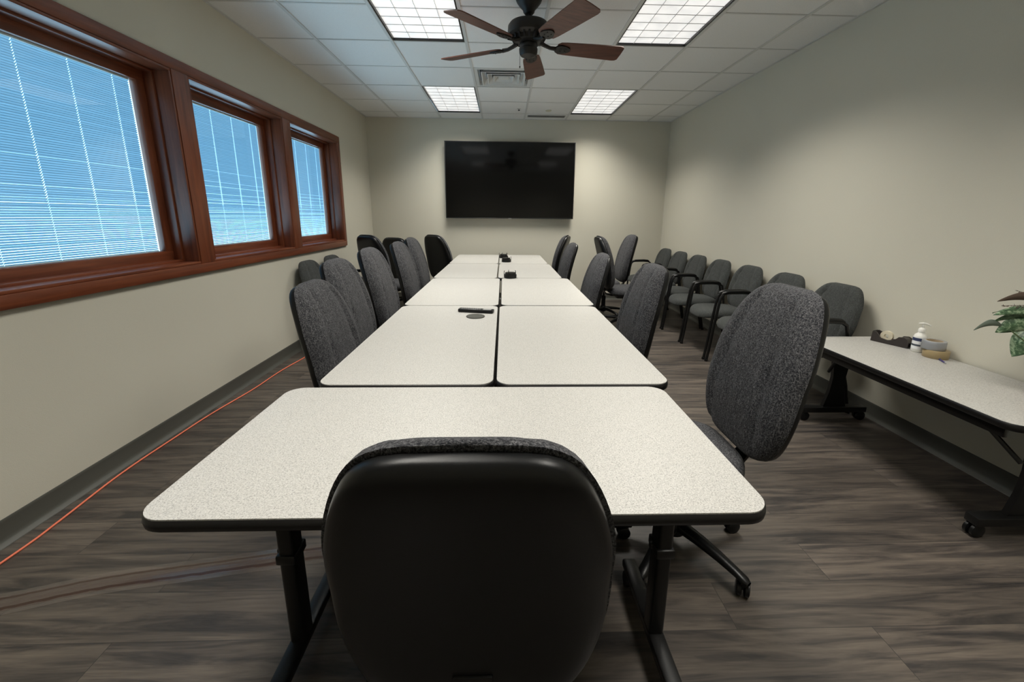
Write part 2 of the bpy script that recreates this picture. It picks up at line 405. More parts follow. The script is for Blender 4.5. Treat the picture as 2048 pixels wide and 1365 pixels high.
# air vent, four nested frames
vt = thing('air_vent', 'white square ceiling air vent with nested louvre frames beyond the fan', 'air vent', (gx(2)+T/2, gy(1)+T/2, H))
hw = T/2-.013
m = MB(); m.box((-hw,-hw,.07), (hw,hw,.075)); m.build('backing', M_dark, vt, smooth=None)
def sqframe(m, a, za, b, zb_, th=.003):
    A = [(-a,-a,za),(a,-a,za),(a,a,za),(-a,a,za)]; B = [(-b,-b,zb_),(b,-b,zb_),(b,b,zb_),(-b,b,zb_)]
    m.raw(A+B, [(k,(k+1)%4,4+(k+1)%4,4+k) for k in range(4)])
    A2 = [(x,y,z+th) for x,y,z in A]; B2 = [(x,y,z+th) for x,y,z in B]
    m.raw(A2+B2, [(k,4+k,4+(k+1)%4,(k+1)%4) for k in range(4)])
m = MB(); sqframe(m, hw, -.001, hw-.035, -.001); sqframe(m, hw-.035, -.001, hw-.05, .045); m.build('frame', M_vent, vt, smooth=None, recalc=False)
for k, a in enumerate((.225, .165, .105)):
    m = MB(); sqframe(m, a, -.010, a-.012, -.010); sqframe(m, a, -.010, a, .0); sqframe(m, a-.010, -.010, a-.048, .040); m.build('louver_ring', M_vent, vt, smooth=None, recalc=False)
m = MB(); m.box((-.05,-.05,.0), (.05,.05,.004)); m.build('centre_plate', M_vent, vt, smooth=None)

sp = thing('sprinkler_head', 'small dark sprinkler head in the ceiling tile before the television wall', 'sprinkler', (.203, 6.057, H))
MB().lathe([(0,-.004),(.024,-.004),(.026,0),(0,0)], 20).build('escutcheon', M_vent, sp)
MB().lathe([(0,-.022),(.014,-.021),(.015,-.018),(.005,-.016),(.005,-.004),(0,-.004)], 14).build('deflector', M_dark, sp)
sd = MB().lathe([(0,-.010),(.034,-.010),(.040,-.004),(.040,0),(0,0)], 24).build('ceiling_sensor', mat('aged_cream', (.60,.57,.43), .5), loc=(.603, 6.11, H))
tag(sd, 'small round cream sensor disc on the ceiling right of the sprinkler head', 'sensor')
sg = thing('slot_vent', 'narrow grey slot vent in the ceiling beside the television wall', 'air vent', ((gx(3)+gx(4))/2, 6.45, H))
MB().box((-.27,-.06,-.004), (.27,.06,-.0005), .001).build('faceplate', M_louver, sg)
m = MB()
for k in range(4): m.box((-.26,-.045+.026*k,-.006), (.26,-.039+.026*k,-.004))
m.build('slot', M_dark, sg, smooth=None)

# ceiling fan
fan = thing('ceiling_fan', 'dark bronze five-blade ceiling fan with reddish wood blades', 'ceiling fan', (.163, 3.12, H))
MB().lathe([(0,0),(.085,0),(.087,-.012),(.080,-.030),(.060,-.055),(.040,-.075),(.036,-.090),(.028,-.098),(0,-.098)], 32).build('canopy', M_bronze, fan)
MB().lathe([(0,-.09),(.013,-.09),(.013,-.165),(.022,-.168),(.024,-.180),(0,-.180)], 16).build('downrod', M_bronze, fan)
MB().lathe([(0,-.140),(.030,-.141),(.085,-.146),(.124,-.156),(.136,-.172),(.138,-.205),(.132,-.222),(.110,-.235),(.102,-.238),(.098,-.262),(.060,-.272),(0,-.272)], 40).build('motor_housing', M_bronze, fan)
m = MB()
for k in range(20):
    a = 2*PI*k/20; m.bar((.1165*math.cos(a), .1165*math.sin(a), -.232), (.098*math.cos(a), .098*math.sin(a), -.262), .012, .008, .001)
m.build('vent_rib', M_dark, fan)
MB().lathe([(0,-.268),(.056,-.270),(.060,-.280),(.058,-.300),(.062,-.304),(.060,-.330),(.050,-.345),(.030,-.352),(.012,-.356),(0,-.357)], 28).build('switch_housing', M_bronze, fan)
m = MB().tube([(-.052,-.01,-.335), (-.056,-.01,-.34), (-.056,-.01,-.405)], .0016, 5); m.lathe([(0,0),(.004,.004),(.004,.014),(0,.018)], 8, (-.056,-.01,-.424)); m.build('pull_chain', M_bronze, fan)
for k in range(5):
    a = R(9.5+72*k); rot = Matrix.Rotation(a, 4, 'Z')
    # bracket: curved arm with an oval plate
    m = MB(); pts = [(.085,0,-.262), (.115,0,-.275), (.15,0,-.286), (.19,0,-.288)]
    m.tube(pts, [.015,.013,.012,.014], 8)
    tilt = Matrix.Translation((.2, 0, -.284)) @ Matrix.Rotation(R(-13), 4, 'X')
    pl = [(.045*math.cos(t_)*1.25+.035, .040*math.sin(t_)*(1-.25*math.cos(t_))) for t_ in [2*PI*j/20 for j in range(20)]]
    t2 = MB(); t2.prism(pl, -.010, -.002); bmesh.ops.transform(t2.bm, matrix=tilt, verts=t2.bm.verts)
    m.add(t2.bm)
    for sx in (.02, .055):
        for sy in (-.014, .014): 
            p = tilt @ Vector((sx, sy, -.011)); m.lathe([(0,-.003),(.004,-.002),(.005,0),(0,0)], 8, p)
    bmesh.ops.transform(m.bm, matrix=rot, verts=m.bm.verts); m.build('blade_bracket', M_bronze, fan)
    # blade outline
    o_l = [(0.0,-.042)]; L1 = .455
    o_l = [(-.005,-.038),(.015,-.058),(.06,-.064),(.25,-.073),(L1-.035,-.079),(L1-.012,-.075),(L1,-.062),(L1+.002,0),(L1,.062),(L1-.012,.075),(L1-.035,.079),(.25,.073),(.06,.064),(.015,.058),(-.005,.038)]
    m = MB(); m.prism(o_l, -.002, .004); bmesh.ops.transform(m.bm, matrix=rot @ tilt, verts=m.bm.verts)
    b = m.build('fan_blade', M_blade, fan, smooth=30)

# ------------------------------------------------------------------ television
tv = thing('television', 'large black wall-mounted television with a dark blank screen', 'television', (.097, YB, 1.27))
tw, th_, y0, y1 = .965, 1.10, -.115, -.065
MB().box((-tw, y0+.008, 0), (tw, y1, th_), .006).build('casing', M_bezel, tv)
m = MB(); bz = .012
m.box((-tw,y0,0),(tw,y0+.010,bz),.002).box((-tw,y0,th_-bz),(tw,y0+.010,th_),.002).box((-tw,y0,bz),(-tw+bz,y0+.010,th_-bz),.002).box((tw-bz,y0,bz),(tw,y0+.010,th_-bz),.002)
m.build('bezel', M_bezel, tv)
MB().box((-tw+bz,y0+.004,bz), (tw-bz,y0+.0075,th_-bz)).build('screen', M_screen, tv, smooth=None)
MB().box((-.022,y0-.002,-.004), (.022,y0+.004,.005), .001).build('logo_plate', M_silver, tv)
MB().box((-.3, y1, .25), (.3, -.002, .85), .004).build('wall_bracket', M_blk, tv)

# ------------------------------------------------------------------ tables
def rrect(x0, y0, x1, y1, r, n=8):
    out = []
    for (cx_, cy_, a0) in ((x1-r, y1-r, 0), (x0+r, y1-r, 90), (x0+r, y0+r, 180), (x1-r, y0+r, 270)):
        for k in range(n+1):
            a = R(a0+90*k/n); out.append((cx_+r*math.cos(a), cy_+r*math.sin(a)))
    return out
def caster(m, c, r=.026):
    x, y, z = c
    mt = Matrix.Translation((x, y, z+r)) @ Matrix.Rotation(PI/2, 4, 'Y')
    for s in (-.013, .013):
        t = MB(); t.lathe([(0,s-.009),(r*.8,s-.009),(r,s-.006),(r,s+.006),(r*.8,s+.009),(0,s+.009)], 18); bmesh.ops.transform(t.bm, matrix=mt, verts=t.bm.verts); m.add(t.bm)
    m.box((x-.006, y-.012, z+r), (x+.006, y+.012, z+2*r+.012), .002)
    return m
def make_table(L, Wd, zt, foot_len, inset, label, loc, rz=0, radius=.055, group=None, skirt=False, ins2=None):
    """long axis local X; origin on floor at centre"""
    t = thing('folding_table', label, 'table', loc, rz, group)
    a, b = L/2, Wd/2; th = .030
    MB().prism(rrect(-a+.003,-b+.003,a-.003,b-.003,radius-.003), zt-.006, zt).build('tabletop', M_lam, t, smooth=30)
    # rounded T-mould edge: stack of outlines
    prof = [(-.006, 0), (0, -.004), (.0015,-.014), (0,-.024), (-.006,-.028)]
    m = MB(); rows = []
    for d, z in prof: rows.append([(x, y, zt-.001+z) for x, y in rrect(-a-d,-b-d,a+d,b+d,radius+d)])
    rows = [[(x,y,zt-.001) for x,y in rrect(-a+.0035,-b+.0035,a-.0035,b-.0035,radius-.0035)]] + rows
    m.surf(rows, True)
    m.prism(rrect(-a+.004,-b+.004,a-.004,b-.004,radius-.004), zt-.029, zt-.007)
    m.build('edge_band', M_edge, t, smooth=50)
    m = MB()
    for s in (-1, 1): m.bar((-a+inset, s*b*.45, zt-.045), (a-(ins2 or inset), s*b*.45, zt-.045), .022, .034, .003)
    m.build('under_rail', M_blk, t)
    for sx, ii in ((-1, inset), (1, ins2 or inset)):
        x = sx*(a-ii); m = MB()
        m.prism(rrect(x-.022,-.030,x+.022,.030,.010,3), .07, zt-.055)
        m.box((x-.027,-.036,.36*zt/.74), (x+.027,.036,.36*zt/.74+.03), .005).box((x-.036,-.008,.37*zt/.74), (x-.02,.008,.37*zt/.74+.018), .003)
        m.box((x-.035,-b*.6,zt-.062), (x+.035,b*.6,zt-.030), .004)
        lg = m.build('leg', M_blk, t)
        m = MB(); m.box((x-.024,-foot_len/2,.058), (x+.024,foot_len/2,.088), .006); m.build('foot', M_blk, lg)
        for sy in (-1, 1):
            m = MB(); caster(m, (x, sy*(foot_len/2-.03), 0)); m.build('caster', M_plastic, lg)
        MB().bar((x, 0, .50*zt/.74), (x-sx*.22, 0, zt-.05), .016, .016, .003).build('brace', M_blk, t)
    return t
G = 'light laminate tables pushed together in a long row'
def tab_xy(x0, x1, y0, y1, label, longx, zt=.74, foot=.50, inset=.13, **k):
    c = ((x0+x1)/2, (y0+y1)/2, 0)
    if longx: return make_table(x1-x0, y1-y0, zt, foot, inset, label, c, 0, group=G, **k)
    return make_table(y1-y0, x1-x0, zt, foot, inset, label, c, PI/2, group=G, **k)
tab_xy(-.717, .549, .708, 1.348, 'speckled white table nearest the camera, set crosswise with a black edge', True, inset=.115, ins2=.085, foot=.52)
tab_xy(-.648, -.033, 1.366, 2.680, 'white table behind the crosswise one on the left, carrying the remote control', False)
tab_xy(-.026, .597, 1.366, 2.680, 'empty white table behind the crosswise one on the right', False)
tab_xy(-.652, -.030, 2.684, 3.908, 'left white table, second one beyond the crosswise table', False)
tab_xy(-.016, .607, 2.692, 3.925, 'right white table, second beyond the crosswise one, nearest black coaster caddy on its far edge', False)
tab_xy(-.660, -.060, 3.912, 5.135, 'left white table in the third pair, just before the last left table', False)
tab_xy(-.051, .560, 3.932, 5.128, 'right white table in the third pair, clear top before two far coaster caddies', False)
tab_xy(-.665, -.062, 5.142, 6.335, 'last left white table nearest the television wall', False)
tab_xy(-.053, .548, 5.131, 6.335, 'last right white table under the two farthest coaster caddies', False)
# side table by the right wall, low
sx0, sx1, sy0, sy1 = 1.915, 2.482, 1.372, 2.580
st = thing('side_table', 'low white folding table with casters along the right wall, holding tape and plant', 'table', ((sx0+sx1)/2, (sy0+sy1)/2, 0), PI/2)
a, b, zt = (sy1-sy0)/2, (sx1-sx0)/2, .562
MB().prism(rrect(-a+.003,-b+.003,a-.003,b-.003,.06), zt-.006, zt).build('tabletop', M_lam, st, smooth=30)
m = MB(); rows = [[(x,y,zt-.001) for x,y in rrect(-a+.0035,-b+.0035,a-.0035,b-.0035,.0565)]]
for d, z in [(-.003,0),(0,-.004),(.0015,-.014),(0,-.026),(-.006,-.030)]: rows.append([(x, y, zt-.001+z) for x, y in rrect(-a-d,-b-d,a+d,b+d,.06+d)])
m.surf(rows, True); m.prism(rrect(-a+.004,-b+.004,a-.004,b-.004,.056), zt-.030, zt-.007); m.build('edge_band', M_edge, st, smooth=50)
m = MB()
for s in (-1, 1): m.bar((-a+.06, s*(b-.05), zt-.055), (a-.06, s*(b-.05), zt-.055), .020, .048, .003)
m.build('apron_rail', M_blk, st)
for sx in (-1, 1):
    x = sx*(a-(.105 if sx < 0 else .055)); m = MB()
    # column that narrows at the middle, two plates
    prof = [(-.085,.06),(.085,.06),(.050,.20),(.042,.30),(.055,.42),(.075,zt-.04),(-.075,zt-.04),(-.055,.42),(-.042,.30),(-.050,.20)]
    t = MB(); t.prism(prof, -.012, .012)
    bmesh.ops.transform(t.bm, matrix=Matrix.Translation((x,0,0)) @ Matrix(((0,0,1,0),(1,0,0,0),(0,1,0,0),(0,0,0,1))), verts=t.bm.verts); m.add(t.bm)
    lg = m.build('leg', M_blk, st)
    m = MB(); m.box((x-.028,-.215,.058), (x+.028,.215,.098), .006); m.build('foot', M_blk, lg)
    for sy in (-.18, .20): m = MB(); caster(m, (x, sy-.01, 0), .030); m.build('caster', M_plastic, lg)
    MB().tube([(x, .07, .34), (x-sx*.16, .15, zt-.05)], .010, 8).build('brace', M_blk, st)
    MB().tube([(x, -.07, .10), (x, .05, zt-.08)], .012, 8).build('strut', M_blk, st)

# ------------------------------------------------------------------ chairs
def cushion(m, W, Hh, thick, wprof, p=4.0, nu=28, nt=30, crease=None, thick_back=.012, bend=None, frontonly=False):
    """pad in the local XZ plane, front towards +Y. wprof(t) width factor for t in [-1,1]"""
    def P(u, t, side):
        w = wprof(t)*W/2*(max(0, 1-abs(t)**p))**(1/p) if abs(t) < 1 else 0
        edge = (max(0, 1-abs(u)**5))**.42*(max(0, 1-abs(t)**9))**.42
        d = thick*edge
        if crease and side > 0:
            xx = abs(u)*w; cxp = crease*(.62+.38*min(1, (1-t)*.9)); d -= .016*math.exp(-((xx-cxp)/.012)**2)*min(1, max(0, (1-abs(t))*6)); 
            if xx < cxp: d -= .007*min(1, max(0, (1-abs(t))*6))
        y = d if side > 0 else -thick_back*edge
        q_ = Vector((u*w, y, t*Hh/2))
        return bend(q_) if bend else q_
    def tt(i): return math.sin(PI/2*(-1+2*i/nt))
    def uu(k): return math.sin(PI/2*(-1+2*k/nu))*.6+(-1+2*k/nu)*.4
    for side in (1, -1):
        m.surf([[P(uu(k), tt(i), side) for k in range(nu+1)] for i in range(nt+1)])
    return m
def lerp_prof(pts):
    def f_(t):
        for (a, x), (b, y) in zip(pts, pts[1:]):
            if t <= b:
                s = (t-a)/(b-a); s = s*s*(3-2*s); return x+(y-x)*s
        return pts[-1][1]
    return f_
SW_BACK = lerp_prof([(-1, .90), (-.25, 1.0), (.1, .99), (1, .79)])
def bend_sw(q):
    s = (q.z+.31)/.62         # 0 bottom .. 1 top
    q = q.copy(); q.y -= .13*s + .035*(2*s-1)**2 - .02; return q
def make_swivel():
    t = thing('office_chair', 'x', 'office chair')
    zb = .766
    def bd(q): r_ = bend_sw(q); r_.y += -.205; r_.z += zb; return r_
    m = MB(); cushion(m, .512, .62, .064, SW_BACK, 4.2, crease=.150, thick_back=.004, bend=bd); br_ = m.build('backrest', M_fab, t, smooth=55)
    # plastic shell behind, slightly smaller, with a rolled rim
    m = MB()
    def bd2(q): q = q.copy(); q.y -= .006; return bd(q)
    def shellP(u, tq, side):
        w = SW_BACK(tq)*.494/2*(max(0, 1-abs(tq)**4.6))**(1/4.6) if abs(tq) < 1 else 0
        edge = (max(0, 1-abs(u)**7))**.38*(max(0, 1-abs(tq)**10))**.38
        y = -.044*edge if side else .012
        return bd2(Vector((u*w, y, tq*.606/2-.004)))
    nu, nt_ = 28, 30
    for side in (0, 1):
        m.surf([[shellP(math.sin(PI/2*(-1+2*k/nu)), math.sin(PI/2*(-1+2*i/nt_)), side) for k in range(nu+1)] for i in range(nt_+1)])
    m.build('back_shell', M_plastic, t, smooth=60)
    # seat
    SP = lerp_prof([(-1, .80), (-.1, 1.0), (.5, .99), (1, .86)])
    def bs(q):      # pad plane XZ -> seat plane: local z (length) becomes y, local y becomes z
        s = q.z/.24
        return Vector((q.x, q.z+.045, .415+q.y - (.035*max(0, s-.45)**2*3)))
    m = MB(); cushion(m, .51, .48, .062, SP, 3.4, thick_back=.03, bend=bs); m.build('seat', M_fab, t, smooth=55)
    def bp(q): s = q.z/.23; return Vector((q.x, q.z+.045, .405+q.y-(.035*max(0, s-.45)**2*3)))
    m = MB(); cushion(m, .47, .44, .002, SP, 3.4, thick_back=.035, bend=bp); m.build('seat_pan', M_plastic, t, smooth=55)
    # back bar
    m = MB(); pts = [(0,-.06,.372),(0,-.16,.366),(0,-.225,.385),(0,-.262,.44),(0,-.262,.50),(0,-.272,.56)]
    for p_, q_ in zip(pts, pts[1:]): m.bar(p_, q_, .075, .012, .004, (1,0,0) if False else (0,1,.01))
    m2 = MB()
    for s in (-1, 1): pass
    m.build('back_support', M_blk, t)
    m = MB(); m.box((-.07,-.10,.335), (.07,.09,.378), .008); mech = m.build('tilt_mechanism', M_blk, t)
    MB().tube([(.06,.03,.355),(.16,.05,.352),(.235,.05,.345)], [.005,.005,.008], 8).build('lever', M_plastic, mech)
    m = MB(); m.lathe([(0,.10),(.028,.10),(.028,.26),(.024,.262),(.024,.265),(.014,.266),(.014,.345),(0,.345)], 18); m.build('gas_lift', M_blk, t)
    m = MB(); m.lathe([(0,.062),(.045,.062),(.048,.085),(.040,.125),(.030,.135),(0,.135)], 24); m.build('hub', M_plastic, t)
    for k in range(5):
        a = R(10+72*k); rot = Matrix.Rotation(a, 4, 'Z')
        rows = []
        for (x, z, w_, h_) in [(.035,.100,.030,.024),(.12,.098,.026,.021),(.20,.090,.022,.017),(.27,.078,.019,.014),(.305,.070,.019,.012),(.318,.066,.012,.007)]:
            rows.append([rot @ Vector((x, w_*c_, z+h_*s_)) for c_, s_ in [(math.cos(2*PI*j/12), math.sin(2*PI*j/12)) for j in range(12)]])
        m = MB(); m.surf(rows, True)
        m.bm.faces.new([v_ for v_ in m.bm.verts[-12:]]) if False else None
        m.build('base_arm', M_plastic, t, smooth=60)
        m = MB(); mt = rot @ Matrix.Translation((.300,0,0)) @ Matrix.Rotation(R(35+50*k), 4, 'Z')
        c_ = MB(); caster(c_, (0, .012, 0), .027); c_.lathe([(0,.05),(.012,.05),(.012,.075),(0,.075)], 10); bmesh.ops.transform(c_.bm, matrix=mt, verts=c_.bm.verts); m.add(c_.bm)
        m.build('caster', M_plastic, t)
    return t
UPPER = ('backrest','back_shell','seat','seat_pan','back_support','tilt_mechanism')
proto = make_swivel(); first = [True]
def place_swivel(x, y, deg, dz, label, group, spin=0):
    o = proto if first[0] else copy_tree(proto); first[0] = False
    o.location = (x, y, 0); o.rotation_euler = (0, 0, R(deg)); tag(o, label, 'office chair', group)
    for ch in o.children:
        n_ = ch.name.split('.')[0]
        if n_ in UPPER: ch.location.z = dz
        elif n_ in ('base_arm', 'caster'): ch.rotation_euler = (0, 0, R(spin))
        if n_ == 'gas_lift': ch.location.z = min(0, dz)*.5 if dz < 0 else dz*.9
    return o
GL = 'speckled office chairs around the tables'
place_swivel(-.055, .875, 0, -.072, 'office chair at front centre seen from behind, black shell back', GL, 20)
place_swivel(.70, 1.46, 90, .0, 'large grey office chair at the right end of the nearest table', GL, 200)
place_swivel(.585, 2.51, 90, -.04, 'grey office chair on the right, second from the camera along the row', GL, 15)
place_swivel(.53, 3.62, 90, -.07, 'grey office chair on the right, third from the camera along the row', GL, 40)
place_swivel(.50, 5.05, 90, -.07, 'grey office chair on the right, fourth along the row, by the far pair of tables', GL, 0)
place_swivel(.56, 6.02, 72, -.02, 'dark office chair at the far right table end, near the television', GL, 30)
place_swivel(-.60, 2.04, -90, -.08, 'grey office chair nearest the camera on the left of the row', GL, 0)
place_swivel(-.68, 2.56, -90, -.025, 'grey office chair second from the camera on the left, bluish shell edge', GL, 30)
place_swivel(-.66, 3.14, -90, .0, 'grey office chair third from the camera on the left of the row', GL, 10)
place_swivel(-.67, 4.05, -90, -.01, 'grey office chair fourth on the left, in front of the dark chairs by the corner', GL, 50)
place_swivel(-.67, 4.62, -90, .0, 'grey office chair fifth from the camera on the left of the row', GL, 20)
place_swivel(-.72, 6.02, -42, -.02, 'dark office chair at the far left table end, turned towards the wall', GL, 5)
place_swivel(-1.45, 5.45, -35, .0, 'big dark office chair by the far left corner, back to the room', 'spare office chairs in the far corners', 5)
place_swivel(-1.40, 6.24, -20, -.07, 'office chair mostly hidden behind the dark chair in the left corner', 'spare office chairs in the far corners', 25)
place_swivel(1.47, 5.00, -90, .015, 'far right spare office chair facing right, glossy shell towards the table', 'spare office chairs in the far corners', 15)
place_swivel(1.36, 5.56, 90, .01, 'far right spare office chair facing left, beside the guest chairs', 'spare office chairs in the far corners', 50)

def make_guest():
    t = thing('guest_chair', 'x', 'chair')
    GB = lerp_prof([(-1, .90), (-.1, 1.0), (.3, .98), (1, .80)])
    def bd(q): s = (q.z+.21)/.42; return Vector((q.x, q.y-.150-.085*s-.02*(2*s-1)**2, q.z+.648))
    m = MB(); cushion(m, .47, .43, .05, GB, 4.4, nu=24, nt=24, crease=.145, thick_back=.022, bend=bd); m.build('backrest', M_fab2, t, smooth=55)
    SP = lerp_prof([(-1, .84), (0, 1.0), (1, .9)])
    def bs(q): s = q.z/.23; return Vector((q.x, q.z+.055, .405+q.y-.03*max(0, s-.5)**2*3))
    m = MB(); cushion(m, .49, .46, .055, SP, 2.8, nu=24, nt=24, thick_back=.025, bend=bs); m.build('seat', M_fab2, t, smooth=55)
    m = MB(); m.tube([(-.235,.17,.382),(-.16,.17,.382),(-.15,.0,.382),(-.16,-.12,.382),(-.235,-.12,.382)], .011, 8).tube([(.235,.17,.382),(.16,.17,.382),(.15,.0,.382),(.16,-.12,.382),(.235,-.12,.382)], .011, 8).box((-.16,-.01,.374),(.16,.03,.390),.003); m.build('seat_frame', M_blk, t)
    m = MB()
    for s in (-1, 1): m.bar((s*.06,-.10,.385), (s*.06,-.215,.40), .03, .008, .002); m.bar((s*.06,-.212,.395), (s*.06,-.235,.62), .03, .008, .002, (0,1,0))
    m.build('back_bracket', M_blk, t)
    for s in (-1, 1):
        x = s*.252
        m = MB(); m.tube([(x,.262,0),(x,.250,.10),(x,.225,.35),(x,.200,.56),(x,.188,.615),(x,.165,.640),(x,.13,.648)], [.0125]*7, 10)
        m.lathe([(0,0),(.016,0),(.016,.02),(0,.02)], 12, (x,.262,0)); m.build('front_leg', M_blk, t)
        m = MB(); m.tube([(x,-.225,0),(x*.98,-.18,.20),(x*.96,-.12,.385)], .0125, 10); m.lathe([(0,0),(.016,0),(.016,.02),(0,.02)], 12, (x,-.225,0)); m.build('rear_leg', M_blk, t)
        m = MB(); m.tube([(x,.14,.647),(x,.0,.650),(x,-.07,.645),(x,-.105,.625),(x,-.125,.55),(x*.985,-.145,.40),(x*.97,-.12,.385)], .0115, 10); m.build('arm_frame', M_blk, t)
        m = MB()
        rows = []
        for (y, z, w_, h_) in [(.190,.628,.010,.008),(.178,.646,.017,.012),(.13,.660,.017,.013),(.0,.664,.017,.013),(-.06,.660,.017,.012),(-.085,.650,.012,.008)]:
            rows.append([(x+w_*math.cos(2*PI*j/12), y, z+h_*math.sin(2*PI*j/12)) for j in range(12)])
        m.surf(rows, True); m.build('armrest', M_plastic, t, smooth=60)
    return t
gp = make_guest(); gf = [True]
def place_guest(x, y, deg, label, group):
    o = gp if gf[0] else copy_tree(gp); gf[0] = False
    o.location = (x, y, 0); o.rotation_euler = (0, 0, R(deg)); tag(o, label, 'chair', group)
ords = ['green-grey guest armchair behind the low side table, nearest the camera on the right wall',
        'guest armchair mostly hidden behind the large office chair, second from the side table',
        'guest armchair third from the side table along the right wall, front legs in full view',
        'guest armchair fourth from the side table along the right wall',
        'guest armchair fifth from the side table along the right wall',
        'guest armchair sixth from the side table along the right wall, next to last',
        'farthest guest armchair on the right wall, in the corner by the television wall']
for (y, lab) in zip((2.87, 3.43, 3.99, 4.55, 5.10, 5.64, 6.18), ords): place_guest(2.165, y, 90, lab, 'guest armchairs along the right wall')
place_guest(-1.70, 4.22, -90, 'guest armchair under the far window, nearer of two against the left wall', 'guest armchairs along the left wall')
place_guest(-1.70, 4.80, -90, 'guest armchair under the far window, farther of two against the left wall', 'guest armchairs along the left wall')

# ------------------------------------------------------------------ things on the long tables
ZT = .7405
rm = thing('remote_control', 'long dark remote control lying on the left table', 'remote control', (-.165, 2.49, ZT), R(-12))
m = MB(); m.box((-.108,-.024,0), (.108,.024,.020), .005); m.build('casing', M_plastic, rm)
m = MB()
for i in range(9):
    for j in range(3): m.box((-.090+.014*i,-.014+.012*j,.020), (-.082+.014*i,-.007+.012*j,.0215), .0005)
m.build('button', mat('grey_buttons', (.22,.22,.22), .5), rm, smooth=None)
MB().box((.045,-.017,.0198), (.095,.017,.0208), .0003).build('display_panel', mat('remote_panel', (.30,.30,.29), .3), rm, smooth=None)
cst = MB().lathe([(0,0),(.052,0),(.0535,.0015),(.0535,.004),(.052,.0055),(0,.0055)], 40).build('coaster', mat('grey_felt', (.055,.055,.046), .9), loc=(-.161, 2.372, ZT))
tag(cst, 'round dark grey coaster lying alone in front of the remote control', 'coaster')
def make_caddy():
    t = thing('coaster_caddy', 'x', 'coaster caddy')
    MB().lathe([(0,0),(.056,0),(.058,.002),(.058,.006),(0,.006)], 32).build('base', M_plastic, t)
    MB().lathe([(.056,.004),(.058,.004),(.0585,.034),(.056,.034),(.056,.004)], 32).build('rim', M_plastic, t)
    for k in range(5):
        a = R(35+72*k); c_, s_ = math.cos(a), math.sin(a)
        MB().tube([(.059*c_,.059*s_,.004), (.060*c_,.060*s_,.062), (.054*c_,.054*s_,.068)], .003, 6).build('prong', M_plastic, t)
    return t
cp = make_caddy()
cps = [(.067, 3.935, 'nearest black round coaster caddy on the table seam'), (.036, 5.345, 'middle black round coaster caddy, second from the television'), (.001, 5.86, 'farthest black round coaster caddy, closest to the television')]
for i, (x, y, lab) in enumerate(cps):
    o = cp if i == 0 else copy_tree(cp); o.location = (x, y, ZT); o.rotation_euler = (0,0,i*.6); tag(o, lab, 'coaster caddy', 'black coaster caddies')
for i, (x, y, lab) in enumerate(cps):
    for k in range(8):
        c_ = MB().lathe([(0,0),(.050,0),(.050,.0055),(0,.0055)], 28).build('coaster', M_blk, loc=(x+rnd.uniform(-.002,.002), y, ZT+.0062+.0058*k))
        tag(c_, 'black coaster stacked in the %s coaster caddy' % ('nearest','middle','farthest')[i], 'coaster', 'black coasters in the %s caddy' % ('nearest','middle','farthest')[i])

# ------------------------------------------------------------------ things on the side table
ZS = .5625
dsp = thing('tape_dispenser', 'dark desk tape dispenser at the far end of the side table', 'tape dispenser', (2.395, 2.415, ZS), R(-68))
prof = [(-.095,0),(.075,0),(.095,.005),(.095,.030),(.088,.052),(.070,.062),(.045,.058),(.025,.034),(-.010,.024),(-.045,.030),(-.070,.060),(-.085,.066),(-.092,.060)]
def yprism(m, prof, w0, w1):
    t = MB(); t.prism(prof, w0, w1)
    bmesh.ops.transform(t.bm, matrix=Matrix(((1,0,0,0),(0,0,-1,0),(0,1,0,0),(0,0,0,1))), verts=t.bm.verts); m.add(t.bm); return m
m = MB(); yprism(m, prof, -.030, -.022); yprism(m, prof, .022, .030)
core = [(-.095,0),(.075,0),(.093,.005),(.093,.030),(.086,.050),(.070,.060),(.045,.054),(.022,.030),(.012,.010),(-.062,.010),(-.080,.040),(-.090,.066),(-.095,.060)]
yprism(m, core, -.0225, .0225); m.build('body', M_disp, dsp, smooth=50)
m = MB(); m.box((.092,-.015,.008), (.118,.015,.030), .002); m.build('cutter', M_blk, dsp)
m = MB(); t_ = MB(); t_.lathe([(.013,-.010),(.032,-.010),(.032,.010),(.013,.010),(.013,-.010)], 28)
bmesh.ops.transform(t_.bm, matrix=Matrix.Translation((-.026,0,.0435)) @ Matrix.Rotation(PI/2, 4, 'X'), verts=t_.bm.verts); m.add(t_.bm)
rl = m.build('tape_roll', M_cream, loc=(0,0,0)); rl.location = dsp.location; rl.rotation_euler = dsp.rotation_euler
tag(rl, 'cream roll of clear tape seated in the desk tape dispenser', 'tape roll')
bt = thing('pump_bottle', 'white pump bottle with a blue and white label beside the tape dispenser', 'bottle', (2.418, 2.268, ZS), R(-30))
MB().lathe([(0,0),(.028,0),(.031,.004),(.031,.085),(.027,.100),(.015,.112),(.013,.122),(0,.122)], 28).build('body', M_white, bt, smooth=50)
m = MB().lathe([(.0315,.018),(.0316,.018),(.0316,.088),(.0315,.088)], 28); lb = m.build('label', M_label, bt)
m = MB().lathe([(.0318,.066),(.0319,.066),(.0319,.084),(.0318,.084)], 28); m.build('label_band', M_navy, lb)
m = MB().lathe([(.0318,.036),(.0319,.036),(.0319,.047),(.0318,.047)], 28); m.build('label_band', mat('label_slate', (.06,.08,.10), .5), lb)
m = MB().lathe([(0,.118),(.0165,.118),(.0165,.134),(.012,.140),(.006,.143),(.0045,.144),(.0045,.165),(0,.165)], 20); m.build('collar', M_white, bt, smooth=50)
m = MB().tube([(-.020,0,.166),(0,0,.1675),(.014,0,.1665),(.030,0,.160),(.034,0,.153)], [.004,.0065,.0055,.0045,.0035], 10); m.build('pump_head', M_white, bt, smooth=60)
